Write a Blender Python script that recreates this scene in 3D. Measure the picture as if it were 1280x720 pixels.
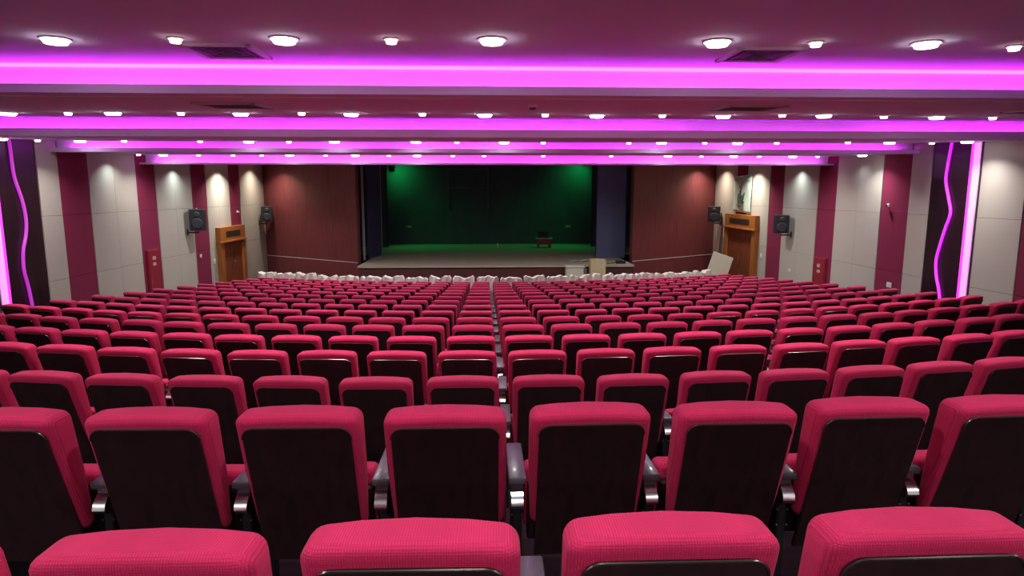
import bpy, bmesh, math, random
from mathutils import Vector, Matrix

for o in list(bpy.data.objects):
    bpy.data.objects.remove(o)
S = bpy.context.scene
COL = S.collection
random.seed(7)
R = math.radians

# ------------------------------------------------------------------ camera, world, exposure
CZ = 3.62                                   # eye height above the floor in front of the stage
FPX = 800.0                                 # focal length in pixels of a 1280 px wide frame
TH = math.atan(.15)                         # pitch down
PH = math.atan(.04 * math.cos(TH))          # turned slightly to the right
cam = bpy.data.cameras.new('camera')
cam.sensor_width = 36.0
cam.lens = FPX / 1280 * 36.0
cam.clip_end = 200
co = bpy.data.objects.new('camera', cam)
COL.objects.link(co)
co.location = (0, 0, CZ)
co.rotation_euler = (math.pi / 2 - TH, 0, -PH)
S.camera = co

W = bpy.data.worlds.new('hall_dark')
S.world = W
W.use_nodes = True
W.node_tree.nodes['Background'].inputs[0].default_value = (.5, .45, .5, 1)
W.node_tree.nodes['Background'].inputs[1].default_value = .01

S.view_settings.view_transform = 'Standard'
S.view_settings.look = 'None'
S.view_settings.exposure = 0.2
S.view_settings.gamma = 1.0

BIG_W, SMALL_W = 26.0, 5.0                  # watts of the two kinds of ceiling lamp
LED = (1.0, .042, 1.0)                      # colour of the cove light
COVE_W = [2.1, 2.0, 1.3, 2.4]               # watts per metre of the four cove strips

# ------------------------------------------------------------------ materials
def mat(name, col, rough=.6, metal=0., spec=.5, emit=None, power=0., coat=0., noise=None, sheen=0.):
    m = bpy.data.materials.new(name)
    m.use_nodes = True
    nt = m.node_tree
    b = nt.nodes['Principled BSDF']
    b.inputs['Base Color'].default_value = (*col, 1)
    b.inputs['Roughness'].default_value = rough
    b.inputs['Metallic'].default_value = metal
    b.inputs['Specular IOR Level'].default_value = spec
    b.inputs['Coat Weight'].default_value = coat
    b.inputs['Sheen Weight'].default_value = sheen
    if emit:
        b.inputs['Emission Color'].default_value = (*emit, 1)
        b.inputs['Emission Strength'].default_value = power
    if noise:                                # (scale xyz, colour2, low, high, bump)
        sc, c2, lo, hi, bump = noise
        tc = nt.nodes.new('ShaderNodeTexCoord')
        mp = nt.nodes.new('ShaderNodeMapping')
        mp.inputs['Scale'].default_value = sc
        nz = nt.nodes.new('ShaderNodeTexNoise')
        nz.inputs['Scale'].default_value = 1.0
        nz.inputs['Detail'].default_value = 4
        rp = nt.nodes.new('ShaderNodeMapRange')
        rp.inputs['From Min'].default_value = lo
        rp.inputs['From Max'].default_value = hi
        mx = nt.nodes.new('ShaderNodeMix')
        mx.data_type = 'RGBA'
        mx.inputs[6].default_value = (*col, 1)
        mx.inputs[7].default_value = (*c2, 1)
        L = nt.links.new
        L(tc.outputs['Object'], mp.inputs['Vector'])
        L(mp.outputs[0], nz.inputs['Vector'])
        L(nz.outputs[0], rp.inputs['Value'])
        L(rp.outputs[0], mx.inputs[0])
        L(mx.outputs[2], b.inputs['Base Color'])
        if bump:
            bp = nt.nodes.new('ShaderNodeBump')
            bp.inputs['Strength'].default_value = bump
            bp.inputs['Distance'].default_value = .01
            L(nz.outputs[0], bp.inputs['Height'])
            L(bp.outputs[0], b.inputs['Normal'])
    return m

def weave_mat(name, col, col2, k):
    """woven upholstery: fine crossing ribs"""
    m = bpy.data.materials.new(name)
    m.use_nodes = True
    nt = m.node_tree
    b = nt.nodes['Principled BSDF']
    b.inputs['Roughness'].default_value = .85
    b.inputs['Specular IOR Level'].default_value = .25
    b.inputs['Sheen Weight'].default_value = .08
    b.inputs['Sheen Tint'].default_value = (1, .35, .5, 1)
    L = nt.links.new
    tc = nt.nodes.new('ShaderNodeTexCoord')
    waves = []
    for ax in ('X', 'Y', 'Z'):
        w = nt.nodes.new('ShaderNodeTexWave')
        w.bands_direction = ax
        w.inputs['Scale'].default_value = k
        w.inputs['Distortion'].default_value = .6
        L(tc.outputs['Object'], w.inputs['Vector'])
        waves.append(w)
    a1 = nt.nodes.new('ShaderNodeMath'); a1.operation = 'ADD'
    L(waves[1].outputs['Fac'], a1.inputs[0]); L(waves[2].outputs['Fac'], a1.inputs[1])
    a2 = nt.nodes.new('ShaderNodeMath'); a2.operation = 'MULTIPLY'
    L(waves[0].outputs['Fac'], a2.inputs[0]); L(a1.outputs[0], a2.inputs[1])
    mx = nt.nodes.new('ShaderNodeMix'); mx.data_type = 'RGBA'
    mx.inputs[6].default_value = (*col2, 1); mx.inputs[7].default_value = (*col, 1)
    L(a2.outputs[0], mx.inputs[0]); L(mx.outputs[2], b.inputs['Base Color'])
    bp = nt.nodes.new('ShaderNodeBump')
    bp.inputs['Strength'].default_value = .35; bp.inputs['Distance'].default_value = .003
    L(a2.outputs[0], bp.inputs['Height']); L(bp.outputs[0], b.inputs['Normal'])
    return m

M = {}
M['fabric'] = weave_mat('red_upholstery', (.56, .017, .098), (.38, .011, .064), 52)
M['fabric_far'] = mat('red_upholstery_dimmed', (.37, .0115, .074), .85, spec=.25, sheen=.08)  # same red fabric, with the far rows' dimmer look darkened in
M['ply'] = mat('black_stained_plywood', (.017, .007, .009), .45, spec=.4,
               noise=((30, 30, 3), (.028, .010, .013), .35, .7, .0))
M['bead'] = mat('dark_bead', (.06, .045, .042), .25, .6)
M['chrome'] = mat('chrome', (.70, .70, .74), .22, 1.0)
M['arm'] = mat('dark_lacquered_armrest', (.075, .062, .080), .34, spec=.5, coat=.2)
M['black'] = mat('black_metal', (.010, .010, .012), .45)
M['ceil'] = mat('ceiling_paint', (.80, .70, .98), .9, spec=.1)  # bluish tint stands in for magenta light bounced onto the ceiling
M['lip'] = mat('lip_paint_with_glow', (.78, .58, .95), .8, spec=.1)  # magenta glow on the lips painted into their colour
M['cove'] = mat('white_cove_paint', (.82, .80, .82), .85, spec=.1)
M['cream'] = mat('cream_acoustic_fabric', (.50, .465, .415), .9, spec=.15,
                 noise=((120, 120, 120), (.44, .41, .365), .35, .65, .15))
M['maroon'] = mat('maroon_acoustic_fabric', (.25, .028, .080), .9, spec=.15,
                  noise=((120, 120, 120), (.205, .022, .064), .35, .65, .15))
M['wallbase'] = mat('wall_backing', (.10, .085, .08), .9)
M['darkwood'] = mat('dark_walnut_panel', (.020, .008, .013), .3, spec=.4,
                    noise=((6, 6, .8), (.032, .011, .018), .3, .7, .0))
M['mahogany'] = mat('mahogany_panel', (.21, .048, .056), .5, spec=.35,
                    noise=((22, 22, 1.1), (.135, .031, .036), .3, .7, .0))
M['oak'] = mat('orange_oak_door_frame', (.42, .150, .030), .45,
               noise=((25, 25, 2), (.30, .095, .018), .3, .7, .0))
M['leaf'] = mat('red_brown_door_leaf', (.24, .062, .022), .5,
                noise=((25, 25, 2), (.17, .040, .016), .3, .7, .0))
M['slot'] = mat('dark_grille', (.02, .012, .01), .6)
M['carpet'] = mat('dark_carpet', (.016, .007, .012), .95, spec=.05,
                  noise=((40, 40, 40), (.024, .010, .017), .3, .7, .3))
M['stagefloor'] = mat('worn_stage_boards', (.42, .37, .29), .65,
                      noise=((3, 14, 3), (.33, .295, .235), .3, .7, .1))
M['riser'] = mat('maroon_stage_front', (.085, .018, .022), .6)
M['stageback'] = mat('dark_stage_wall', (.085, .105, .15), .85, spec=.15,
                     noise=((1.5, 1.5, .5), (.065, .085, .122), .3, .7, .0))
M['flat'] = mat('blue_grey_stage_flat', (.12, .15, .27), .85, spec=.15)
M['flat2'] = mat('indigo_stage_flat', (.050, .042, .115), .85, spec=.15)
M['flatedge'] = mat('grey_timber_edge', (.30, .29, .33), .7)
M['white'] = mat('white_plastic', (.75, .75, .74), .5)
M['ring'] = mat('white_metal_ring', (.70, .66, .66), .4)
M['vent'] = mat('pale_vent_metal', (.50, .42, .48), .5)
M['ventdark'] = mat('dark_mauve_grey', (.16, .12, .16), .8)  # dark mauve grey for vent throats, louvres, outlets and other dark parts
M['spk'] = mat('black_speaker_case', (.017, .018, .024), .55)
M['grille'] = mat('speaker_cone', (.030, .034, .045), .7)
M['cover'] = mat('crumpled_white_cover', (.72, .67, .63), .55, spec=.4,
                 noise=((5, 5, 5), (.62, .57, .53), .35, .65, .25))
M['cabinet'] = mat('red_hose_cabinet', (.27, .016, .032), .45)
M['notice'] = mat('faded_notice', (.46, .33, .34), .6)
M['board'] = mat('pale_board', (.60, .57, .47), .7, noise=((3, 3, 3), (.54, .51, .42), .3, .7, .0))
M['plank'] = mat('pink_brown_plank', (.30, .17, .15), .7)
M['carton'] = mat('cardboard', (.56, .48, .30), .8, noise=((8, 8, 8), (.48, .40, .24), .3, .7, .0))
M['banner'] = mat('mint_white_cloth', (.60, .72, .62), .85, noise=((4, 4, 2.5), (.47, .58, .50), .35, .65, .2))
M['mint'] = mat('green_light_tint', (.30, .62, .45), .85)  # colour of the green light tint painted at the banner top
M['ink'] = mat('black_print', (.015, .03, .025), .8)
M['tablered'] = mat('red_table_paint', (.30, .03, .03), .5)
M['tabletop'] = mat('grey_table_top', (.42, .42, .42), .4)
M['darkcase'] = mat('dark_green_case', (.02, .035, .03), .6)
M['lampbig'] = mat('cool_lamp_lens', (.9, .9, .9), .4, emit=(1, 1, .97), power=18)
M['lampsmall'] = mat('warm_lamp_lens', (.9, .85, .8), .4, emit=(1, .86, .72), power=9)
M['led'] = mat('magenta_led', (.8, .3, .8), .5, emit=LED, power=2.5)
M['ledline'] = mat('pale_pink_led', (.8, .5, .8), .5, emit=(1, .30, 1), power=1.0)
M['ledwave'] = mat('magenta_led_tube', (.5, .1, .5), .5, emit=(.62, .012, .74), power=1.0)
M['ledwavedim'] = mat('dim_magenta_led_tube', (.4, .1, .4), .5, emit=(.34, .012, .36), power=1.0)
M['ledbar'] = mat('magenta_led_bar', (.5, .1, .5), .5, emit=(1, .02, .80), power=1.6)
M['ledcore'] = mat('lavender_led_lens', (.7, .5, .7), .5, emit=(.95, .20, 1.0), power=1.1)
M['greenlens'] = mat('green_lamp_lens', (.1, .5, .2), .3, emit=(.05, 1, .2), power=3)

# ------------------------------------------------------------------ mesh helpers
def add_box(bm, x0, x1, y0, y1, z0, z1, bev=0., seg=2):
    r = bmesh.ops.create_cube(bm, size=1)
    vs = r['verts']
    for v in vs:
        v.co = Vector((x0 + (v.co.x + .5) * (x1 - x0), y0 + (v.co.y + .5) * (y1 - y0), z0 + (v.co.z + .5) * (z1 - z0)))
    if bev:
        es = list({e for v in vs for e in v.link_edges})
        bmesh.ops.bevel(bm, geom=es, offset=bev, segments=seg, affect='EDGES', profile=.5)

def add_disc(bm, c, r, h, seg=20, r2=None, cap=True):
    """upright cone frustum from z=c.z to c.z+h"""
    m = Matrix.Translation((c[0], c[1], c[2] + h / 2))
    bmesh.ops.create_cone(bm, cap_ends=cap, segments=seg, radius1=r, radius2=r if r2 is None else r2, depth=abs(h), matrix=m)

def add_tube(bm, pts, r, seg=8, caps=True):
    pts = [Vector(p) for p in pts]
    rings = []
    for i, p in enumerate(pts):
        t = (pts[min(i + 1, len(pts) - 1)] - pts[max(i - 1, 0)]).normalized()
        a = t.cross(Vector((0, 1, 0)) if abs(t.y) < .9 else Vector((1, 0, 0))).normalized()
        b = t.cross(a)
        rings.append([bm.verts.new(p + a * (r * math.cos(2 * math.pi * k / seg)) + b * (r * math.sin(2 * math.pi * k / seg))) for k in range(seg)])
    for u, v in zip(rings, rings[1:]):
        for k in range(seg):
            bm.faces.new((u[k], u[(k + 1) % seg], v[(k + 1) % seg], v[k]))
    if caps:
        bm.faces.new(rings[0][::-1]); bm.faces.new(rings[-1])

def mesh_of(name, bm, m, smooth=False):
    bmesh.ops.recalc_face_normals(bm, faces=bm.faces)
    me = bpy.data.meshes.new(name)
    bm.to_mesh(me); bm.free()
    me.materials.append(M[m] if isinstance(m, str) else m)
    if smooth:
        for p in me.polygons: p.use_smooth = True
        try: me.set_sharp_from_angle(angle=R(40))
        except Exception: pass
    return me

def link(name, me, parent=None, loc=None, rot=None):
    o = bpy.data.objects.new(name, me)
    COL.objects.link(o)
    if parent: o.parent = parent
    if loc is not None: o.location = loc
    if rot is not None: o.rotation_euler = rot
    return o

def obj(name, bm, m, parent=None, loc=None, rot=None, smooth=False):
    return link(name, mesh_of(name, bm, m, smooth), parent, loc, rot)

def box(name, m, x0, x1, y0, y1, z0, z1, parent=None, bev=0.):
    bm = bmesh.new(); add_box(bm, x0, x1, y0, y1, z0, z1, bev)
    return obj(name, bm, m, parent)

def tag(o, label, cat, group=None):
    o['label'] = label; o['category'] = cat
    if group: o['group'] = group
    return o

def thing(name, label, cat, loc=(0, 0, 0), rot=(0, 0, 0), group=None):
    o = bpy.data.objects.new(name, None)
    o.empty_display_size = .1
    COL.objects.link(o); o.location = loc; o.rotation_euler = rot
    return tag(o, label, cat, group)

def struct(o):
    o['kind'] = 'structure'; return o

ORD = ['zeroth', 'first', 'second', 'third', 'fourth', 'fifth', 'sixth', 'seventh', 'eighth', 'ninth', 'tenth', 'eleventh',
       'twelfth', 'thirteenth', 'fourteenth', 'fifteenth', 'sixteenth', 'seventeenth', 'eighteenth', 'nineteenth', 'twentieth', 'twenty-first', 'twenty-second']

# ------------------------------------------------------------------ the surveyed plan of the hall
XL, XR, XC = -9.08, 9.5, .12
YB = -4.0
RAD = 20.0                                   # the seat rows are arcs of this radius
# rows, from the camera: (distance at the middle, floor height)
ROWS = [(1.21, 1.891), (2.30, 1.79), (3.93, 1.425), (4.90, 1.355), (5.92, 1.245), (6.96, 1.135), (7.97, 1.025), (9.00, .925)]
while len(ROWS) < 17:
    j = len(ROWS) - 7
    ROWS.append((9.00 + 1.026 * j, .925 - .0970 * j))
def sag(x, straight):
    x -= XC
    r = 70.0 if straight else RAD
    return r - math.sqrt(max(r * r - x * x, 1))

# coves: front lip y, lip bottom z, lip top z, riser top z
COVES = [(6.6, 4.572, 4.655, 4.905), (10.6, 4.490, 4.610, 4.800), (13.9, 4.445, 4.525, 4.684), (17.4, 4.338, 4.382, 4.597)]
GAP = .30
SECT = [((YB, 4.78), (6.9, 4.905)), ((6.6, 4.572), (10.9, 4.800)), ((10.6, 4.490), (14.2, 4.684)),
        ((13.9, 4.445), (17.7, 4.597)), ((17.4, 4.338), (26.8, 4.93))]
def zc(k, y):
    (a, za), (b, zb) = SECT[k]
    return za + (zb - za) * (y - a) / (b - a)
def ceil_at(y):
    for k in range(5):
        if y <= SECT[k][1][0] - (GAP if k < 4 else 0): return zc(k, y)
    return SECT[4][1][1]

# ------------------------------------------------------------------ floor, walls, ceiling
def build_floor():
    prof = [(YB, 1.985, True), (.64, 1.985, True), (.64, 1.885, True), (1.66, 1.885, True), (1.66, 1.79, True), (2.95, 1.79, True)]
    zp = 1.79
    for j in range(2, 17):
        y, z = ROWS[j]
        yb = y - .42
        prof += [(yb, zp, False), (yb, z, False)]
        zp = z
    prof += [(ROWS[16][0] + .72, zp, False), (ROWS[16][0] + .72, 0, False), (28.0, 0, None)]
    xs = [XL - .1 + (XR - XL + .2) * i / 24 for i in range(25)]
    bm = bmesh.new()
    grid = []
    for x in xs:
        col = []
        for (y, z, st) in prof:
            col.append(bm.verts.new((x, y + (0 if st is None else sag(x, st)), z)))
        grid.append(col)
    for a, b in zip(grid, grid[1:]):
        for k in range(len(prof) - 1):
            bm.faces.new((a[k], b[k], b[k + 1], a[k + 1]))
    struct(obj('floor', bm, 'carpet'))
build_floor()

def build_walls():
    stripes = [  # (y near, y far, material)
        (YB, -1.6, 'cream'), (-1.6, -.5, 'maroon'), (-.5, 2.6, 'cream'), (2.6, 3.7, 'maroon'), (3.7, 5.9, 'cream'), (5.9, 7.0, 'maroon'), (7.0, 9.9, 'cream'), (9.9, 11.0, 'maroon'),
        (11.0, 12.05, 'cream'), (12.05, 13.46, 'darkwood'), (13.46, 14.10, 'cream'), (14.10, 15.12, 'maroon'), (15.12, 17.12, 'cream'),
        (17.12, 18.10, 'maroon'), (18.10, 20.22, 'cream'), (20.22, 21.26, 'maroon'), (21.26, 23.12, 'cream'), (23.12, 24.12, 'maroon'), (24.12, 26.7, 'cream')]
    for side, X in ((-1, XL), (1, XR)):
        w = struct(box('wall_left' if side < 0 else 'wall_right', 'wallbase', min(X, X + side * .2), max(X, X + side * .2), YB, 33, 0, 5.1))
        for (a, b, m) in stripes:
            zt = max(ceil_at(a + .01), ceil_at(b - .01), ceil_at((a + b) / 2)) + .01
            if m == 'darkwood':
                zs = [0, zt]; ys = [a, b]
            elif m == 'cream':
                zs = [0, .43, 1.78, 3.13, zt]; n = 1 if b - a < 1.6 else 2
                ys = [a + (b - a) * i / n for i in range(n + 1)]
            else:
                zs = [0, 1.78, 3.13, zt]; ys = [a, b]
            th = .05 if m == 'cream' else .035
            if m == 'darkwood': th = .03
            for y0, y1 in zip(ys, ys[1:]):
                for z0, z1 in zip(zs, zs[1:]):
                    g = .003
                    # door openings stay clear
                    dy0, dy1, dz = (21.74, 24.0, 2.42) if side < 0 else (21.88, 24.78, 2.80)
                    xi = X - side * th
                    box({'cream': 'fabric_panel', 'maroon': 'fabric_panel', 'darkwood': 'wood_panel'}[m], m,
                        min(X, xi), max(X, xi), y0 + g, y1 - g, z0 + g, z1 - g, w, .004)
    struct(box('wall_back', 'cream', XL - .2, XR + .2, YB - .2, YB, 0, 5.1))
build_walls()

def build_ceiling():
    for k, ((ya, za), (yb, zb)) in enumerate(SECT):
        bm = bmesh.new()
        v = [bm.verts.new(p) for p in ((XL, ya, za), (XR, ya, za), (XR, yb, zb), (XL, yb, zb), (XL, ya, za + .03), (XR, ya, za + .03), (XR, yb, zb + .03), (XL, yb, zb + .03))]
        for f in ((0, 1, 2, 3), (7, 6, 5, 4), (0, 4, 5, 1), (1, 5, 6, 2), (2, 6, 7, 3), (3, 7, 4, 0)):
            bm.faces.new([v[i] for i in f])
        struct(obj('ceiling', bm, 'ceil'))
    # strength along each strip, segment by segment from left to right
    pat = [[1, 1, 1, 1, 1, .95, 1.05, 1.05, 1.05, 1.05, 1, 1],
           [1.1, 1, 1, .95, 1, 1, 1, .8, .34, .36, .9, 1],
           [1.5, .62, .42, .55, .52, 1.5, .6, .5, .4, .5, .75, .95],
           [1, 1, 1, 1, 1, .9, .95, 1, 1, 1, 1, 1]]
    for k, (y, zb, zt, rt) in enumerate(COVES):
        bm = bmesh.new()
        add_box(bm, XL, XR, y + GAP, y + GAP + .03, zb + .01, rt)              # lit back face
        add_box(bm, XL, XR, y, y + GAP, zb + .018, zb + .034)                  # trough floor
        tr = struct(obj('trim_%d' % (k + 1), bm, 'cove'))
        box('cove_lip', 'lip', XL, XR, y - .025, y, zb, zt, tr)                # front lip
        n = 12
        end = .05 if k < 2 else .35
        seg = (XR - XL - 2 * end) / n
        t = thing('led_strip', 'magenta LED strip hidden in the %s ceiling cove from the camera' % ORD[k + 1], 'light strip', (0, y + .05, zb + .034), group=None)
        if k == 0: box('upper_tape', 'ledline', XL, XR, GAP - .075, GAP - .052, rt - zb - .034 - .034, rt - zb - .034 - .008, t)
        for i in range(n):
            x0 = XL + end + seg * i
            box('led_tape', 'led', x0 + .01, x0 + seg - .01, -.008, .008, 0, .008, t)
            la = bpy.data.lights.new('cove_light', 'AREA')
            la.shape = 'RECTANGLE'; la.size = seg; la.size_y = .02
            la.color = LED; la.energy = COVE_W[k] * seg * pat[k][i]
            lo = bpy.data.objects.new('cove_light', la); COL.objects.link(lo)
            lo.location = (x0 + seg / 2, y + .055, zb + .055)
            # -Z of the lamp looks up and towards the back face
            lo.rotation_euler = (R(86), 0, 0); la.spread = R(110)
build_ceiling()

# ------------------------------------------------------------------ stage
def build_stage():
    ZS = 1.05
    bm = bmesh.new()
    add_box(bm, -4.52, 5.24, 22.42, 27.0, ZS - .06, ZS)
    add_box(bm, -7.5, 8.3, 27.0, 32.0, ZS - .06, ZS)
    struct(obj('floor_stage', bm, 'stagefloor'))
    struct(box('wall_stage_front', 'riser', -4.50, 5.22, 22.47, 22.57, 0, ZS - .06))
    struct(box('wall_stage_apron_left', 'riser', -4.50, -4.40, 22.57, 23.6, 0, ZS - .06))
    struct(box('wall_stage_apron_right', 'riser', 5.12, 5.22, 22.57, 23.7, 0, ZS - .06))
    struct(box('wall_stage_back', 'stageback', -7.6, 8.4, 32.0, 32.15, 0, 6.6))
    struct(box('wall_stage_left', 'stageback', -7.7, -7.55, 26.0, 32.0, 0, 6.6))
    struct(box('wall_stage_right', 'stageback', 8.35, 8.5, 26.0, 32.0, 0, 6.6))
    struct(box('ceiling_stage', 'stageback', -9.2, 9.7, 23.0, 32.2, 6.6, 6.7))
    struct(box('wall_proscenium_header', 'mahogany', -9.08, 9.5, 26.75, 26.9, 4.9, 6.6))
    # the two angled wooden wing walls
    for nm, (xa, ya), (xb, yb) in (('wall_stage_wing_left', (XL, 26.65), (-4.72, 23.58)), ('wall_stage_wing_right', (5.45, 23.70), (XR, 26.40))):
        d = Vector((xb - xa, yb - ya, 0)); n = d.length
        ang = math.atan2(d.y, d.x)
        bm = bmesh.new(); add_box(bm, 0, n, .03, .15, 0, 5.6)
        w = struct(obj(nm, bm, 'riser', None, (xa, ya, 0), (0, 0, ang)))
        nc = 4
        for i in range(nc):
            x0, x1 = n * i / nc, n * (i + 1) / nc
            for (z0, z1) in ((0, 1.04), (1.06, 3.25), (3.25, 5.6)):
                box('wood_panel', 'mahogany', x0 + .002, x1 - .002, 0, .03, z0 + .002, z1 - .002, w, .003)
        box('trim_strip', 'ring', 0, n, -.012, .0, 1.04, 1.06, w)
    # masking flats on the stage
    t = tag(box('stage_post', 'flatedge', -4.70, -4.62, 24.5, 24.56, ZS, 4.6), 'thin grey upright timber edge at left side of the stage opening', 'post')
    t = thing('stage_flat', 'indigo masking flat standing angled at the left of the stage', 'stage flat', (-4.60, 25.05, ZS), (0, 0, math.atan2(1.4, .29)))
    box('panel', 'flat2', 0, 1.4, -.02, .02, 0, 3.62, t); box('edge_batten', 'flatedge', 1.4, 1.44, -.03, .03, 0, 3.62, t)
    t = thing('stage_flat', 'dark flat edge at rear left of the stage, lit green at its top', 'stage flat', (-7.4, 30.4, ZS))
    box('panel', 'stageback', 0, 2.70, 0, .04, 0, 5.2, t); box('edge_batten', 'flat2', 2.70, 2.76, -.01, .05, 0, 5.2, t)
    t = thing('stage_flat', 'wide blue grey masking flat at the right of the stage', 'stage flat', (4.33, 25.08, ZS))
    box('panel', 'flat', 0, 1.13, 0, .04, 0, 3.6, t); box('edge_batten', 'flat2', -.03, 0, -.005, .045, 0, 3.6, t)
    t = thing('stage_flat', 'dark flat edge at rear right of the stage, lit green at its top', 'stage flat', (4.98, 30.4, ZS))
    box('panel', 'stageback', .06, 3.2, 0, .04, 0, 5.2, t); box('edge_batten', 'flat2', 0, .06, -.01, .05, 0, 5.2, t)
    # green stage lamps on drop rods, pointing at the back corners
    for nm, x, y, z, tx, tz in (('left', -4.45, 30.9, 4.70, -3.7, 3.9), ('right', 4.72, 30.9, 4.98, 4.3, 3.8)):
        p = Vector((x, y, z)); tgt = Vector((tx, 32.0, tz))
        t = thing('stage_lamp', 'small black stage lamp casting green light in the rear %s corner of the stage' % nm, 'stage lamp', p)
        bm = bmesh.new(); add_box(bm, -.12, .12, -.16, .16, -.14, .14, .02); obj('body', bm, 'black', t)
        bm = bmesh.new(); add_disc(bm, (0, 0, 0), .10, .03, 16); obj('lens', bm, 'greenlens', t, (0, .162, 0), (R(-90), 0, 0))
        bm = bmesh.new(); add_box(bm, -.15, -.13, -.02, .02, -.02, .22); add_box(bm, .13, .15, -.02, .02, -.02, .22); add_box(bm, -.15, .15, -.02, .02, .20, .22); obj('yoke', bm, 'black', t)
        bm = bmesh.new(); add_tube(bm, [(0, 0, .22), (0, 0, 6.6 - z)], .02); obj('drop_rod', bm, 'black', t)
        for e, cone, aim in ((46, 120, Vector((x * .92, 32.0, 4.3))), (170, 105, Vector((x * .4, 29.2, 1.05)))):
            la = bpy.data.lights.new('green_spot', 'SPOT'); la.energy = e; la.color = (.01, 1, .17); la.spot_size = R(cone); la.spot_blend = 1.0; la.shadow_soft_size = .06
            lo = bpy.data.objects.new('green_spot', la); COL.objects.link(lo)
            lo.location = p + Vector((0, .24, 0)); lo.rotation_euler = (aim - lo.location).to_track_quat('-Z', 'Y').to_euler()
    # small things on the stage
    t = thing('low_table', 'low red table with a pale top at the rear of the stage', 'table', (2.69, 30.0, ZS))
    box('tabletop', 'tabletop', -.38, .38, -.28, .28, .40, .46, t, .008)
    for sx in (-1, 1):
        for sy in (-1, 1): box('leg', 'tablered', sx * .27 - .04, sx * .27 + .04, sy * .2 - .04, sy * .2 + .04, 0, .40, t)
    box('apron', 'tablered', -.30, .30, -.22, .22, .14, .40, t)
    t = thing('equipment_case', 'dark green case lying on the low red stage table', 'case', (2.66, 30.0, ZS + .46))
    box('body', 'darkcase', -.26, .26, -.18, .18, 0, .2, t, .02); box('lid', 'darkcase', -.27, .27, -.19, .19, .2, .28, t, .02); 
    bm = bmesh.new(); add_tube(bm, [(-.08, 0, .28), (-.07, 0, .33), (.07, 0, .33), (.08, 0, .28)], .012); obj('handle', bm, 'black', t)
    t = thing('water_bottle', 'small white bottle standing alone at the rear of the stage', 'bottle', (.52, 30.0, ZS))
    bm = bmesh.new(); add_disc(bm, (0, 0, 0), .035, .15, 12); add_disc(bm, (0, 0, .15), .035, .04, 12, .015); obj('body', bm, 'white', t)
    bm = bmesh.new(); add_disc(bm, (0, 0, .19), .017, .025, 12); obj('cap', bm, 'tabletop', t)
    for i, x in enumerate((-3.85, 4.06)):
        t = thing('wall_socket', 'small white double socket on the dark stage back wall, %s side' % ('left', 'right')[i], 'socket', (x, 32.0, 1.92))
        box('plate', 'white', -.13, .13, -.012, 0, -.045, .045, t, .004)
        for s in (-1, 1): box('outlet', 'ventdark', s * .065 - .03, s * .065 + .03, -.016, -.012, -.03, .03, t)
    t = thing('metal_rack', 'faint dark metal frame fixed high on the stage back wall', 'frame', (-.9, 31.95, 3.0))
    for x in (-.98, .98): box('upright', 'flat', x - .025, x + .025, 0, .05, -.2, 1.75, t)
    for z in (.8, 1.70): box('rail', 'flat', -1.0, 1.0, -.01, .048, z, z + .05, t)
    t = thing('cable_box', 'small black equipment box at the front right edge of the stage', 'box', (4.85, 22.95, ZS))
    box('body', 'black', -.17, .17, -.1, .1, 0, .11, t, .01); bm = bmesh.new(); add_disc(bm, (.08, -.02, .11), .02, .03, 10); obj('knob', bm, 'chrome', t)
    bm = bmesh.new(); add_tube(bm, [(-.17, 0, .04), (-.3, .04, .02), (-.4, -.05, .012), (-.5, .0, .012)], .012); obj('cable', bm, 'black', t)
    bm = bmesh.new()
    for i in range(7):
        for j in range(3): bm.verts.new((3.1 + i * .13, 23.5 + j * .16 + i * .05, ZS + .008 + .02 * ((i * 7 + j * 3) % 3)))
    bm.verts.ensure_lookup_table()
    for i in range(6):
        for j in range(2): bm.faces.new([bm.verts[a] for a in (i * 3 + j, i * 3 + 3 + j, i * 3 + 4 + j, i * 3 + 1 + j)])
    o = obj('plastic_sheet', bm, 'cover'); sm = o.modifiers.new('t', 'SOLIDIFY'); sm.thickness = .004
    tag(o, 'thin crumpled clear sheet lying near the front of the stage floor', 'sheet')
    # in front of the stage
    t = thing('pale_cabinet', 'low white box with a dark end standing against the stage front', 'box', (3.05, 22.1, 0))
    box('body', 'board', -.30, .30, -.2, .2, 0, 1.03, t, .01); box('lid', 'board', -.32, .34, -.22, .22, 1.03, 1.08, t, .008)
    box('end_panel', 'ventdark', .30, .42, -.16, .16, .0, .98, t, .01)
    t = thing('cardboard_carton', 'tall beige cardboard carton standing beside the white box', 'carton', (3.83, 21.95, 0))
    box('body', 'carton', -.26, .26, -.2, .2, 0, 1.30, t, .006)
    for s in (-1, 1): box('flap', 'carton', min(s * .26, s * .01), max(s * .26, s * .01), -.2, .2, 1.30 + .005, 1.315, t)
    box('tape', 'board', -.03, .03, -.203, .203, 1.315, 1.318, t)
    bm = bmesh.new(); add_box(bm, 0, .76, -.012, .012, -1.66, 0, .004)
    o = obj('pale_board', bm, 'board', None, (8.05, 22.35, 1.55), (R(-6), R(19.5), 0)); tag(o, 'pale rectangular board tilted by the right hand door', 'board')
    bm = bmesh.new(); add_box(bm, -.06, .06, -.02, .02, 0, 2.3, .004)
    o = obj('plank', bm, 'plank', None, (9.12, 25.25, 0), (0, R(4.2), 0)); tag(o, 'narrow pinkish plank leaning on the right wall beside the door', 'plank')
build_stage()

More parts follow.
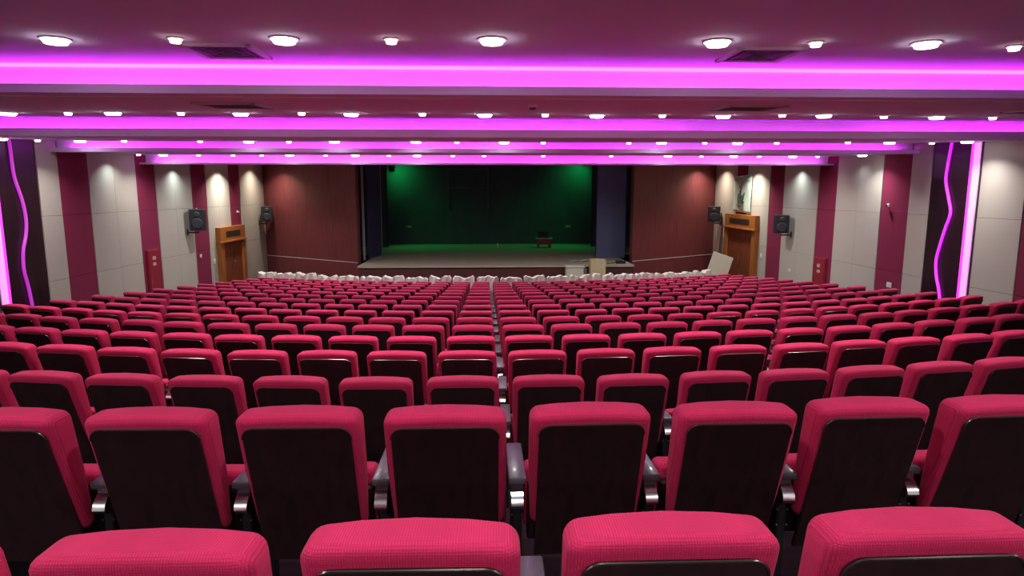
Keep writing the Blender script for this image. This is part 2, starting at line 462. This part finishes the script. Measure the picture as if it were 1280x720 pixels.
# ------------------------------------------------------------------ doors, banner, speakers, wall fittings
def door(n, X, side, y0, y1, zt, slot):
    """timber portal with a transom grille and two leaves; local x runs along the wall"""
    d = bpy.data.objects.new('door_%d' % n, None); COL.objects.link(d); d.location = (X, 0, 0); struct(d)
    def bx(nm, m, a, b, p, q, z0, z1, par=d, bev=.006):
        x0, x1 = -side * p, -side * q
        return box(nm, m, min(x0, x1), max(x0, x1), a, b, z0, z1, par, bev)
    fw = .26
    zl = zt - .52
    bx('frame_post', 'oak', y0, y0 + fw, 0, .16, 0, zl); bx('frame_post', 'oak', y1 - fw, y1, 0, .16, 0, zl)
    h = bx('frame_header', 'oak', y0, y1, 0, .16, zl, zt)
    bx('grille', 'slot', y0 + slot, y1 - slot, .155, .165, zl + .17, zl + .37, h, 0)
    bx('frame_moulding', 'oak', y0 - .03, y1 + .03, 0, .20, zl - .01, zl + .05)
    ym = (y0 + y1) / 2
    for a, b, s in ((y0 + fw, ym - .005, 1), (ym + .005, y1 - fw, -1)):
        lf = bx('door_leaf', 'leaf', a, b, 0, .09, .02, zl)
        yh = b - .12 if s > 0 else a + .12
        bx('door_handle', 'chrome', yh - .015, yh + .015, .09, .13, .95, 1.2, lf)
        bx('leaf_moulding', 'leaf', a + .15, b - .15, .09, .10, .25, zl - .25, lf)
door(1, XL + .05, -1, 21.74, 23.95, 2.44, .48)
door(2, XR - .05, 1, 21.90, 24.76, 2.80, .50)

def banner():
    t = thing('cloth_banner', 'pale mint cloth banner with black lettering mark hanging above the right door', 'banner', (XR - .10, 23.44, 4.18))
    bm = bmesh.new(); ny, nz = 12, 14
    g = [[bm.verts.new((.02 * math.sin(i * 1.3 + j * .5) * (j / nz) + (-.05 if j == 0 else 0) * 0, -.80 + 1.6 * i / ny, -1.33 * j / nz - .03 * math.sin(math.pi * i / ny) * (1 - j / nz) + .06 * i / ny)) for j in range(nz + 1)] for i in range(ny + 1)]
    for i in range(ny):
        for j in range(nz): bm.faces.new((g[i][j], g[i + 1][j], g[i + 1][j + 1], g[i][j + 1]))
    o = obj('cloth', bm, 'banner', t, smooth=True); sm = o.modifiers.new('t', 'SOLIDIFY'); sm.thickness = .006
    bm = bmesh.new(); add_tube(bm, [(0, -.85, .04), (0, .85, .0)], .015); obj('hanging_rod', bm, 'white', t)
    # blurred black calligraphic mark: uprights, a hook and a base stroke
    bm = bmesh.new()
    for (ya, za, yb, zb, r) in ((.28, -.62, .22, -1.0, .022), (.10, -.50, .06, -.98, .026), (-.08, -.66, -.10, -1.0, .02), (-.26, -.58, -.18, -.86, .018), (.30, -.80, -.05, -.72, .014), (-.02, -.86, -.25, -.92, .016),
                                (.36, -1.03, .02, -1.09, .022), (.02, -1.09, -.22, -1.06, .016), (.2, -.36, .02, -.46, .012)):
        add_tube(bm, [(-.035, ya, za), (-.035, (ya + yb) / 2 + .02, (za + zb) / 2), (-.035, yb, zb)], r, 6)
    obj('printed_mark', bm, 'ink', t)
    box('green_light_band', 'mint', -.03, -.022, -.74, .72, -.16, -.05, t)  # band painting in the green light that falls on the banner top
banner()

def speaker(label, X, side, y, z0, z1, wdt, aim):
    hgt = z1 - z0
    t = thing('wall_speaker', label, 'speaker', (X - side * .38, y, z0), (0, 0, aim), 'wall speakers')
    bm = bmesh.new(); add_box(bm, -wdt / 2, wdt / 2, -.16, .16, 0, hgt, .02); obj('cabinet', bm, 'spk', t)
    bm = bmesh.new(); add_disc(bm, (0, 0, 0), wdt * .36, .02, 20, wdt * .30); obj('woofer', bm, 'grille', t, (0, -.16, hgt * .33), (R(90), 0, 0))
    bm = bmesh.new(); add_disc(bm, (0, 0, 0), wdt * .20, .02, 16, wdt * .13); obj('tweeter', bm, 'grille', t, (0, -.16, hgt * .76), (R(90), 0, 0))
    b = bmesh.new()
    wx = Vector((side * .36, 0, 0)); wx.rotate(Matrix.Rotation(-aim, 3, 'Z'))
    add_tube(b, [(0, .0, hgt * .0 - .02), (0, 0, -.06), (wx.x, wx.y, -.06)], .022)
    add_box(b, wx.x - .05, wx.x + .05, wx.y - .05, wx.y + .05, -.14, .04)
    obj('bracket', b, 'black', t)
speaker('black wall speaker on cream panel at left, beside the red hose cabinet', XL, -1, 19.75, 2.47, 3.11, .44, R(16))
speaker('black wall speaker on cream panel at left, next to the stage wing', XL, -1, 26.0 - .1, 2.44, 3.07, .42, R(16))
speaker('black wall speaker on cream panel at right, beside the red hose cabinet', XR, 1, 19.55, 2.36, 2.92, .42, R(-16))
speaker('black wall speaker with pale top at right, next to the stage wing', XR, 1, 25.5, 2.44, 3.05, .46, R(-16))

def small_fittings():
    for nm, X, s, y0, y1, z1, lab in (('l', XL, -1, 17.28, 17.85, 2.09, 'left'), ('r', XR, 1, 17.33, 17.98, 1.79, 'right')):
        t = thing('hose_cabinet', 'red fire hose cabinet with white notice on the %s wall maroon stripe' % lab, 'cabinet', (X - s * .04, (y0 + y1) / 2, 0))
        h = (y1 - y0) / 2
        def bx(n, m, a, b, y_0, y_1, z_0, z_1): return box(n, m, min(-s * a, -s * b), max(-s * a, -s * b), y_0, y_1, z_0, z_1, t, .004)
        bx('body', 'cabinet', 0, .06, -h, h, .85, z1); bx('door', 'cabinet', .06, .075, -h + .03, h - .03, .88, z1 - .03)
        bx('handle', 'chrome', .075, .09, -h + .05, -h + .07, 1.2, 1.32)
        zz = z1 - .28
        bx('notice', 'notice', .075, .078, -.08, .09, zz, zz + .10); bx('notice', 'notice', .075, .078, -.09, .08, zz - .15, zz - .07)
    def plate(label, cat, name, X, s, y, z, w=.08, h=.08):
        t = thing(name, label, cat, (X - s * .05, y, z))
        box('plate', 'white', min(0, -s * .012), max(0, -s * .012), -w, w, -h, h, t, .003)
        box('insert', 'ring', min(-s * .012, -s * .02), max(-s * .012, -s * .02), -w * .5, w * .5, -h * .5, h * .5, t, .002)
    plate('white socket low on the right wall maroon stripe, nearer the camera', 'socket', 'wall_socket', XR, 1, 14.53, 1.46, .09, .06)
    plate('white switch beside the right hand door', 'switch', 'light_switch', XR, 1, 21.62, 1.44)
    plate('small white socket under the right wall speaker', 'socket', 'wall_socket', XR, 1, 19.5, 1.2, .06, .05)
    plate('white switch beside the left hand door', 'switch', 'light_switch', XL, -1, 21.50, 1.34)
    plate('small pale plate on the left maroon stripe before the door', 'socket', 'wall_socket', XL, -1, 20.52, 1.62, .06, .05)
    plate('small pale plate high on the left maroon stripe before the door', 'sensor', 'wall_sensor', XL, -1, 20.45, 3.08, .05, .05)
    def wcam(label, X, s, y, z):
        t = thing('security_camera', label, 'camera', (X - s * .035, y, z)); t.scale = (.6, .6, .6)
        box('mount', 'white', min(0, -s * .05), max(0, -s * .05), -.06, .06, -.05, .09, t, .01)
        bm = bmesh.new(); add_disc(bm, (0, 0, 0), .05, .18, 12); obj('body', bm, 'white', t, (-s * .10, -.02, 0), (R(90), 0, R(-s * 35)))
        bm = bmesh.new(); add_disc(bm, (0, 0, 0), .04, .01, 12); obj('lens', bm, 'black', t, (-s * .10 - s * .11, -.17, 0), (R(90), 0, R(-s * 35)))
    wcam('small white security camera on the right wall maroon stripe', XR, 1, 14.82, 3.30)
    wcam('small white security camera above the left hand door', XL, -1, 23.74, 2.90)
    # wavy LED tubes, straight LED bars
    for lab, X, s, pts, m in (('right', XR, 1, [(12.90, 4.66), (12.91, 4.58), (12.96, 4.16), (12.97, 3.84), (12.83, 3.46), (12.75, 3.19), (12.86, 2.86), (12.96, 2.52), (13.03, 2.18), (12.97, 1.85), (12.87, 1.61), (12.75, 1.2)], 'ledwave'),
                              ('left', XL, -1, [(12.74, 4.66), (12.76, 4.47), (12.78, 3.92), (12.92, 3.47), (12.97, 3.1), (12.92, 2.79), (12.80, 2.49), (12.76, 2.13), (12.83, 1.75), (12.9, 1.2)], 'ledwavedim')):
        # smooth the surveyed points
        P = [Vector((X - s * .062, y, z)) for y, z in pts]; Q = []
        for i in range(len(P) - 1):
            p0, p1, p2, p3 = P[max(i - 1, 0)], P[i], P[i + 1], P[min(i + 2, len(P) - 1)]
            for k in range(5):
                u = k / 5
                Q.append(.5 * ((2 * p1) + (p2 - p0) * u + (2 * p0 - 5 * p1 + 4 * p2 - p3) * u * u + (3 * p1 - p0 - 3 * p2 + p3) * u ** 3))
        Q.append(P[-1])
        bm = bmesh.new(); add_tube(bm, Q, .030, 8)
        tag(obj('wavy_led_tube', bm, m, smooth=True), 'wavy magenta light tube on the dark panel of the %s wall' % lab, 'light tube')
        t = thing('led_bar', 'straight vertical magenta light bar edging the dark panel of the %s wall' % lab, 'light bar', (X, 12.23, 0))
        def bx(n, m, a, b, y_0, y_1, z_0, z_1): return box(n, m, min(-s * a, -s * b), max(-s * a, -s * b), y_0, y_1, z_0, z_1, t, .003)
        bx('channel', 'ring', .031, .05, -.115, .13, .8, 4.60)
        bx('side_glow', 'ledbar', .05, .06, .05, .125, .8, 4.56); bx('lens', 'ledcore', .05, .065, -.11, .05, .8, 4.56)
    # vents and detectors on the sloping ceiling
    def on_ceiling(k, x, y):
        (a, za), (b, zb) = SECT[k]
        return (x, y, zc(k, y)), (math.atan2(zb - za, b - a), 0, 0)
    for k, x, y, hw, lab in ((0, -2.36, 6.2, .31, 'square ceiling vent left of centre, nearest the camera'), (0, 2.56, 6.15, .31, 'square ceiling vent right of centre, nearest the camera'),
                             (1, -3.0, 8.0, .36, 'square ceiling vent left of centre in the second ceiling bay'), (1, 3.2, 7.95, .36, 'square ceiling vent right of centre in the second ceiling bay'),
                             (1, 7.2, 8.2, .34, 'square ceiling vent at far right in the second ceiling bay')):
        p, r = on_ceiling(k, x, y)
        t = thing('ceiling_vent', lab, 'vent', p, r, 'ceiling vents')
        bm = bmesh.new()
        for a, b, c, d in ((-hw, hw, -hw, -hw + .05), (-hw, hw, hw - .05, hw), (-hw, -hw + .05, -hw, hw), (hw - .05, hw, -hw, hw)): add_box(bm, a, b, c, d, -.022, 0)
        obj('frame', bm, 'vent', t); box('throat', 'ventdark', -hw + .05, hw - .05, -hw + .05, hw - .05, -.006, -.002, t)
        for q in range(3):
            w = hw - .10 - q * .075
            bm = bmesh.new()
            for a, b, c, d in ((-w, w, -w, -w + .022), (-w, w, w - .022, w), (-w, -w + .022, -w, w), (w - .022, w, -w, w)): add_box(bm, a, b, c, d, -.020, -.004)
            obj('louvre', bm, 'ventdark', t)
    p, r = on_ceiling(1, .55, 7.75)
    t = thing('smoke_detector', 'small round smoke detector in the middle of the second ceiling bay', 'detector', p, r)
    bm = bmesh.new(); add_disc(bm, (0, 0, -.03), .055, .03, 18); obj('base', bm, 'ring', t)
    bm = bmesh.new(); add_disc(bm, (0, 0, -.055), .03, .025, 18, .045); obj('sensor_head', bm, 'ventdark', t)
small_fittings()

# ------------------------------------------------------------------ ceiling lamps
fw = Vector((math.sin(PH) * math.cos(TH), math.cos(PH) * math.cos(TH), -math.sin(TH)))
rt = Vector((math.cos(PH), -math.sin(PH), 0)); up = rt.cross(fw)
def on_section(k, px, py):
    """survey: where the sight line through a lamp in the photograph meets ceiling bay k"""
    v = fw + rt * ((px - 640) / FPX) + up * ((360 - py) / FPX)
    (a, za), (b, zb) = SECT[k]
    m = (zb - za) / (b - a)
    den = v.z - m * v.y
    t = (za - m * a - CZ) / den if den > 1e-6 else 1e9
    y = min(max(v.y * t, a + .3), b - GAP - .42)
    x = v.x / v.y * y
    lim = XL + .6 if x < 0 else XR - .6          # keep the fitting clear of the side walls
    if abs(x) > abs(lim): y *= lim / x; x = lim
    return x, y
lamp_me = {}
for kind, r in (('big', .105), ('small', .05)):
    bm = bmesh.new()
    n = 24
    prof = [(r + .018, 0), (r + .018, -.006), (r + .010, -.014), (r, -.012), (r, 0)]
    ring = [[bm.verts.new((p * math.cos(2 * math.pi * i / n), p * math.sin(2 * math.pi * i / n), z)) for p, z in prof] for i in range(n)]
    for i in range(n):
        for k in range(len(prof) - 1): bm.faces.new((ring[i][k], ring[(i + 1) % n][k], ring[(i + 1) % n][k + 1], ring[i][k + 1]))
    a = mesh_of('trim_ring', bm, 'ring', True)
    bm = bmesh.new(); add_disc(bm, (0, 0, -.042), r * .80, .034, n, r)
    lamp_me[kind] = (a, mesh_of('lens', bm, 'lamp' + kind))
light_data = {}
BAY_F = [1.0, .8, .72, .72]                 # dimming of the bays
def lamp(kind, k, x, y, label, group):
    (a, za), (b, zb) = SECT[k]
    t = thing('downlight', label, 'ceiling light', (x, y, zc(k, y)), (math.atan2(zb - za, b - a), 0, 0), group)
    link('trim_ring', lamp_me[kind][0], t); link('lens', lamp_me[kind][1], t)
    if (kind, k) not in light_data:
        la = bpy.data.lights.new('downlight_' + kind, 'AREA'); la.shape = 'DISK'
        la.spread = R(125); la.size = .17 if kind == 'big' else .08; la.energy = BIG_W if kind == 'big' else SMALL_W
        la.color = (1, .97, .93) if kind == 'big' else (1, .84, .68)
        la.energy *= BAY_F[k]; light_data[kind, k] = la
    lo = bpy.data.objects.new('downlight_beam', light_data[kind, k]); COL.objects.link(lo)
    lo.location = (x, y, zc(k, y) - .048)
BAYS = ['first', 'second', 'third', 'fourth']
LAMPS = {
    (0, 'big'): [(69, 48), (355, 47.5), (615, 48.5), (897, 51), (1158, 53)],
    (0, 'small'): [(219, 47), (489, 48), (1020, 52), (1268, 57)],
    (1, 'big'): [(10, 140.5), (141, 140), (301, 141), (439, 141.5), (606, 142.5), (746, 143.5), (904, 144), (1030, 143.5), (1171, 145.5)],
    (1, 'small'): [(85, 140), (226, 140), (377, 140), (528, 141), (681.5, 142), (828, 143), (978, 142.5), (1105, 144.5), (1241, 146)],
    (2, 'big'): [(1, 176), (100, 175.5), (311, 176.5), (418, 177), (520, 177.5), (630, 178), (827, 178.5), (922, 178), (1112, 177.5), (1209, 178)],
    (2, 'small'): [(47, 176), (155, 175), (250, 175.5), (361, 176.5), (571, 177), (679, 177.5), (786, 178), (881, 177.5), (971, 177.5), (1060, 177), (1165, 178)],
    (3, 'big'): [(204, 193.5), (362, 194.5), (444, 195), (521.5, 195.5), (835, 196), (917, 195.5), (991, 195), (1078, 194.5)],
    (3, 'small'): [(173, 193), (248, 193), (291, 193.5), (327, 194), (407, 194), (486, 195), (566, 195.5), (605, 196), (679, 195.5), (764, 196), (877, 195), (949, 195), (1022, 195)],
}
for (k, kind), pts in LAMPS.items():
    for i, (px, py) in enumerate(pts):
        x, y = on_section(k, px, py)
        what = 'large white round downlight' if kind == 'big' else 'small warm round downlight'
        lamp(kind, k, x, y, '%s, %s from the left in the %s ceiling bay from the camera' % (what, ORD[i + 1], BAYS[k]), '%s downlights of the %s bay' % ('large' if kind == 'big' else 'small', BAYS[k]))
# unseen lamps above and behind the camera and over the stage doors, beyond the frame or behind the coves: light only
def bare(x, y, z, w, col=(1, .97, .93), size=.17, spread=125):
    la = bpy.data.lights.new('downlight_beam', 'AREA'); la.shape = 'DISK'; la.size = size; la.energy = w; la.color = col; la.spread = R(spread)
    lo = bpy.data.objects.new('downlight_beam', la); COL.objects.link(lo); lo.location = (x, y, z)
for x in (-7.2, -4.8, -2.4, 0, 2.4, 4.8, 7.2):
    for y, w in ((-3.3, 1.3), (-1.3, 1.6), (1.6, .9)): bare(x, y, zc(0, y) - .04, BIG_W * w, spread=150)  # unseen lamp rows, added to light the rear faces of near seats
for s, X in ((-1, XL), (1, XR)):
    bare(X - s * .7, 22.2, 4.58, 58, (1, .93, .80)); bare(X - s * .7, 25.2, 4.76, 36, (1, .88, .70))
    bare(X - s * .38, 19.1, 4.38, 9, (.85, 1, .98)); bare(X - s * .38, 15.9, 4.44, 6 if s < 0 else 2, (.85, 1, .98))
for x in (-7, -4, -1.3, 1.3, 4, 7): bare(x, 19.3, zc(4, 19.3) - .045, 45, spread=165)  # unseen row added to brighten the wing walls and stage floor

# ------------------------------------------------------------------ theatre seats
def yr(z):                                   # rear face of the back: leans towards the camera at the top
    return .30 * (1.0 - z)
def pad_mesh(near):
    bm = bmesh.new()
    add_box(bm, -.233, .233, 0, 1, .47, 1.0, 0)
    zs = [.47 + .53 * i / 6 for i in range(1, 6)]
    if near:
        for z in zs: bmesh.ops.bisect_plane(bm, geom=bm.verts[:] + bm.edges[:] + bm.faces[:], plane_co=(0, 0, z), plane_no=(0, 0, 1))
        for x in (-.12, 0, .12): bmesh.ops.bisect_plane(bm, geom=bm.verts[:] + bm.edges[:] + bm.faces[:], plane_co=(x, 0, 0), plane_no=(1, 0, 0))
    for v in bm.verts:
        z = v.co.z; f = v.co.y
        th = .075 + .060 * (z - .47) / .53
        v.co.y = f * th
    es = [e for e in bm.edges if len(e.link_faces) == 2 and e.calc_face_angle(0) > 1.0]
    bmesh.ops.bevel(bm, geom=es, offset=.044, segments=5 if near else 3, affect='EDGES', profile=.5, clamp_overlap=True)
    for v in bm.verts:
        x, y, z = v.co
        if z > .9: v.co.z += .010 * (1 - (x / .238) ** 2)
        v.co.x *= 1 - .05 * max(0, (.75 - z) / .28)
        v.co.y += yr(z) + (.02 * (1 - (x / .238) ** 2) if y > .05 else 0)
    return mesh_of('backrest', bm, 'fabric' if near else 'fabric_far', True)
def panel_outline(n=6):
    w, zt, r = .202, .957, .045
    P = [(-w, .32), (-w, zt - r)]
    for i in range(1, n + 1):
        a = math.pi - (math.pi / 2) * i / n; P.append((-w + r + r * math.cos(a), zt - r + r * math.sin(a)))
    Q = [(-x, z) for x, z in reversed(P)]
    return P + Q
def panel_mesh(n):
    bm = bmesh.new(); P = panel_outline(n)
    a = [bm.verts.new((x, yr(z) - .010, z)) for x, z in P]; b = [bm.verts.new((x, yr(z) + .012, z)) for x, z in P]
    bm.faces.new(a); bm.faces.new(b[::-1])
    for i in range(len(P)): j = (i + 1) % len(P); bm.faces.new((a[i], b[i], b[j], a[j]))
    return mesh_of('back_panel', bm, 'ply')
def bead_mesh():
    bm = bmesh.new(); add_tube(bm, [(x, yr(z) - .009, z) for x, z in panel_outline(6) if z > .80], .004, 6)
    return mesh_of('panel_bead', bm, 'bead', True)
def seat_mesh(near):
    bm = bmesh.new(); add_box(bm, -.240, .240, .30, .40, .36, .665, .03, 4 if near else 2)
    for v in bm.verts: v.co.y += .10 * (.665 - v.co.z)
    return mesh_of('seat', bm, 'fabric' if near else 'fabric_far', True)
def arm_mesh():
    bm = bmesh.new(); add_box(bm, -.036, .036, .16, .53, .650, .680, .008, 2)
    return mesh_of('armrest', bm, 'arm', True)
def bracket_mesh():
    bm = bmesh.new()
    pts = [(.19, .650), (.188, .622), (.168, .606), (.150, .588), (.144, .566), (.158, .548), (.20, .540)]
    a = [bm.verts.new((-.025, y, z)) for y, z in pts]; b = [bm.verts.new((.025, y, z)) for y, z in pts]
    c = [bm.verts.new((-.025, y + .03, z + .004)) for y, z in pts]; d = [bm.verts.new((.025, y + .03, z + .004)) for y, z in pts]
    for i in range(len(pts) - 1):
        for u, v in ((a, b), (b, d), (d, c), (c, a)): bm.faces.new((u[i], v[i], v[i + 1], u[i + 1]))
    for k in (0, -1): bm.faces.new((a[k], b[k], d[k], c[k]))
    return mesh_of('armrest_bracket', bm, 'chrome', True)
def pedestal_mesh():
    bm = bmesh.new(); add_box(bm, -.020, .020, .20, .48, .03, .650, .006, 1); add_box(bm, -.045, .045, .16, .50, 0, .03, .004, 1)
    return mesh_of('pedestal', bm, 'black')
def bolt_mesh():
    bm = bmesh.new()
    for x in (-.03, .03):
        for z in (.50, .43): bmesh.ops.create_icosphere(bm, subdivisions=1, radius=.006, matrix=Matrix.Translation((x * .7, .198, z)))
    return mesh_of('bolt', bm, 'chrome')
def pan_mesh():
    bm = bmesh.new(); add_box(bm, -.225, .225, .26, .315, .33, .60, .01, 1)
    for v in bm.verts: v.co.y += .10 * (.665 - v.co.z)
    return mesh_of('seat_pan', bm, 'ply')
MESH = {True: dict(backrest=pad_mesh(True), seat=seat_mesh(True), back_panel=panel_mesh(6)),
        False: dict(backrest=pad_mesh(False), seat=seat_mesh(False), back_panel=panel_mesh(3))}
SHARED = dict(panel_bead=bead_mesh(), armrest=arm_mesh(), armrest_bracket=bracket_mesh(), pedestal=pedestal_mesh(), seat_pan=pan_mesh(), bolt=bolt_mesh())

def make_chair(near):
    t = thing('theater_seat', '', 'seat')
    for n in ('backrest', 'back_panel', 'seat'): link(n, MESH[near][n], t)
    link('seat_pan', SHARED['seat_pan'], t)
    a = link('armrest', SHARED['armrest'], t, (.28, 0, 0))
    link('pedestal', SHARED['pedestal'], t, (.28, 0, 0))
    if near:
        link('panel_bead', SHARED['panel_bead'], t)
        link('armrest_bracket', SHARED['armrest_bracket'], a)
        link('bolt', SHARED['bolt'], t, (.28, 0, 0))
    else:
        link('armrest_bracket', SHARED['armrest_bracket'], a)
    return t
def copy_tree(o, parent=None):
    c = o.copy(); COL.objects.link(c)
    if parent: c.parent = parent
    for ch in o.children: copy_tree(ch, c)
    return c

PITCH = .56
spots = []
for j, (y, z) in enumerate(ROWS):
    straight = j < 2
    rad = 70.0 if straight else RAD
    for k in list(range(-14, 0)) + list(range(1, 15)):
        if k == -14: continue
        s = (k - .5 if k > 0 else k + .5) * PITCH
        a = s / rad
        x, yy = XC + rad * math.sin(a), y + rad * (1 - math.cos(a))
        p = Vector((x, yy, z + 1.0 - CZ)); d = p.dot(fw)
        px = 640 + FPX * p.dot(rt) / d
        m = 1.25 * PITCH * FPX / d if j < 2 else .7 * PITCH * FPX / d
        if px < -m or px > 1280 + m: continue
        spots.append((d, j, k, x, yy, z, a))
ROWN = ['nearest row'] + ['%s row from camera' % ORD[i] for i in range(2, 18)]
spots.sort()
proto = {True: make_chair(True), False: make_chair(False)}
used = {True: False, False: False}
rest = []
for n, (d, j, k, x, y, z, a) in enumerate(spots):
    if n >= 300:
        rest.append((x, y, z, a)); continue
    near = j < 7
    o = copy_tree(proto[near]) if used[near] else proto[near]
    used[near] = True
    o.location = (x + random.uniform(-.006, .006), y + random.uniform(-.012, .012), z - (.014 if j == 0 and k <= -2 else 0))
    o.rotation_euler = (R(random.uniform(-.8, .8)), 0, a + R(random.uniform(-.9, .9)))
    o['label'] = 'red theater seat, %s, %s %s of the central armrest gap' % (ROWN[j], ORD[abs(k)], 'left' if k < 0 else 'right')
    o['group'] = 'red theater seats of the %s' % ROWN[j]

def far_block(rest):
    """the seats farther than the nearest three hundred, joined"""
    V, F, MI, SM = [], [], [], []
    src = [(MESH[False]['backrest'], 0, 0), (MESH[False]['back_panel'], 1, 0), (MESH[False]['seat'], 0, 0), (SHARED['armrest'], 2, .28), (SHARED['pedestal'], 3, .28)]
    for (x, y, z, a) in rest:
        c, s = math.cos(a), math.sin(a)
        x += random.uniform(-.006, .006); y += random.uniform(-.012, .012)
        for me, mi, dx in src:
            b = len(V)
            for v in me.vertices:
                u, w = v.co.x + dx, v.co.y
                V.append((x + u * c - w * s, y + u * s + w * c, z + v.co.z))
            for p in me.polygons:
                F.append([b + i for i in p.vertices]); MI.append(mi); SM.append(p.use_smooth)
    me = bpy.data.meshes.new('far_seats'); me.from_pydata(V, [], F)
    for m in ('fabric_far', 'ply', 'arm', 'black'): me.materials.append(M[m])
    me.polygons.foreach_set('material_index', MI); me.polygons.foreach_set('use_smooth', SM); me.update()
    o = link('far_theater_seats', me); o['kind'] = 'stuff'
    tag(o, 'farthest red theater seats in rows just behind the white covered chairs', 'seats')
if rest: far_block(rest)

# ------------------------------------------------------------------ front row: armchairs under crumpled white covers
def cover_mesh(seed):
    rn = random.Random(seed)
    bm = bmesh.new()
    nx, nz, ny = 12, 6, 5
    hw, top, dep = .335, 1.02, .46
    # one continuous skin: back bottom -> top -> front bottom
    prof = [(0, .12 + (top - .12) * i / nz) for i in range(nz)] + [(dep * .5 * i / ny, top) for i in range(ny + 1)] + [(dep * .5 + .02, top - .1), (dep * .6, .72), (dep + .1, .66), (dep + .14, .4), (dep + .16, .14)]
    ph = [rn.uniform(0, 6.28) for _ in range(6)]
    g = []
    for i in range(nx + 1):
        u = i / nx * 2 - 1
        col = []
        for (y, z) in prof:
            zz = z
            if z > .9:
                zz += .06 * abs(u) ** 3.0 - .01 - (.10 if abs(u) > .99 else 0) + .03 * math.sin(u * 4.2 + ph[0]) + .014 * math.sin(u * 9 + ph[1]) + rn.uniform(-.008, .008)
            edge = .045 * abs(u) ** 6
            col.append(bm.verts.new((u * hw + rn.uniform(-.008, .008), y - .02 * math.sin(u * 7 + z * 5 + ph[2]) + rn.uniform(-.015, .015) + edge * (1 if y < .2 else -1), zz)))
        g.append(col)
    for a, b in zip(g, g[1:]):
        for k in range(len(prof) - 1): bm.faces.new((a[k], a[k + 1], b[k + 1], b[k]))
    for col in (g[0], g[-1]):
        bm.faces.new(col)
    return mesh_of('dust_cover', bm, 'cover', False)
covers = [cover_mesh(s) for s in range(6)]
def armchair_parts():
    out = {}
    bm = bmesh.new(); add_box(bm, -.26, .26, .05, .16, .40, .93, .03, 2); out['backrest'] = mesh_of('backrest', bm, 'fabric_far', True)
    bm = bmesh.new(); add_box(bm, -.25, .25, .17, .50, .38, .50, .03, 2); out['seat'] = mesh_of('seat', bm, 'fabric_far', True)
    bm = bmesh.new(); add_box(bm, -.29, -.26, .14, .48, .06, .62, .01, 1); out['arm'] = mesh_of('arm', bm, 'ply')
    bm = bmesh.new(); add_box(bm, -.30, .30, .10, .48, 0, .08, .01, 1); out['base'] = mesh_of('base', bm, 'black')
    return out
AP = armchair_parts()
NCOV, CP = 21, .735
YC, ZC = 19.45, 0.0
for i in range(NCOV):
    s = (i - (NCOV - 1) / 2) * CP
    a = s / RAD
    x, y = .02 + RAD * math.sin(a), YC + RAD * (1 - math.cos(a))
    lab = '%s from the left end of the front row' % ORD[i + 1]
    t = thing('front_armchair', 'armchair under a white cover, %s' % lab, 'armchair', (x, y, ZC), (0, 0, a), 'covered front row armchairs')
    link('backrest', AP['backrest'], t); link('seat', AP['seat'], t); link('base', AP['base'], t); link('arm', AP['arm'], t)
    ar = link('arm', AP['arm'], t, (.55, 0, 0))
    c = link('dust_cover', covers[(i * 5 + 2) % 6], None, (x, y, ZC), (0, 0, a + R(random.uniform(-3, 3))))
    c.scale = (1, 1, random.uniform(.97, 1.03))
    tag(c, 'crumpled white dust cover, %s' % lab, 'cover', 'white dust covers of the front row')
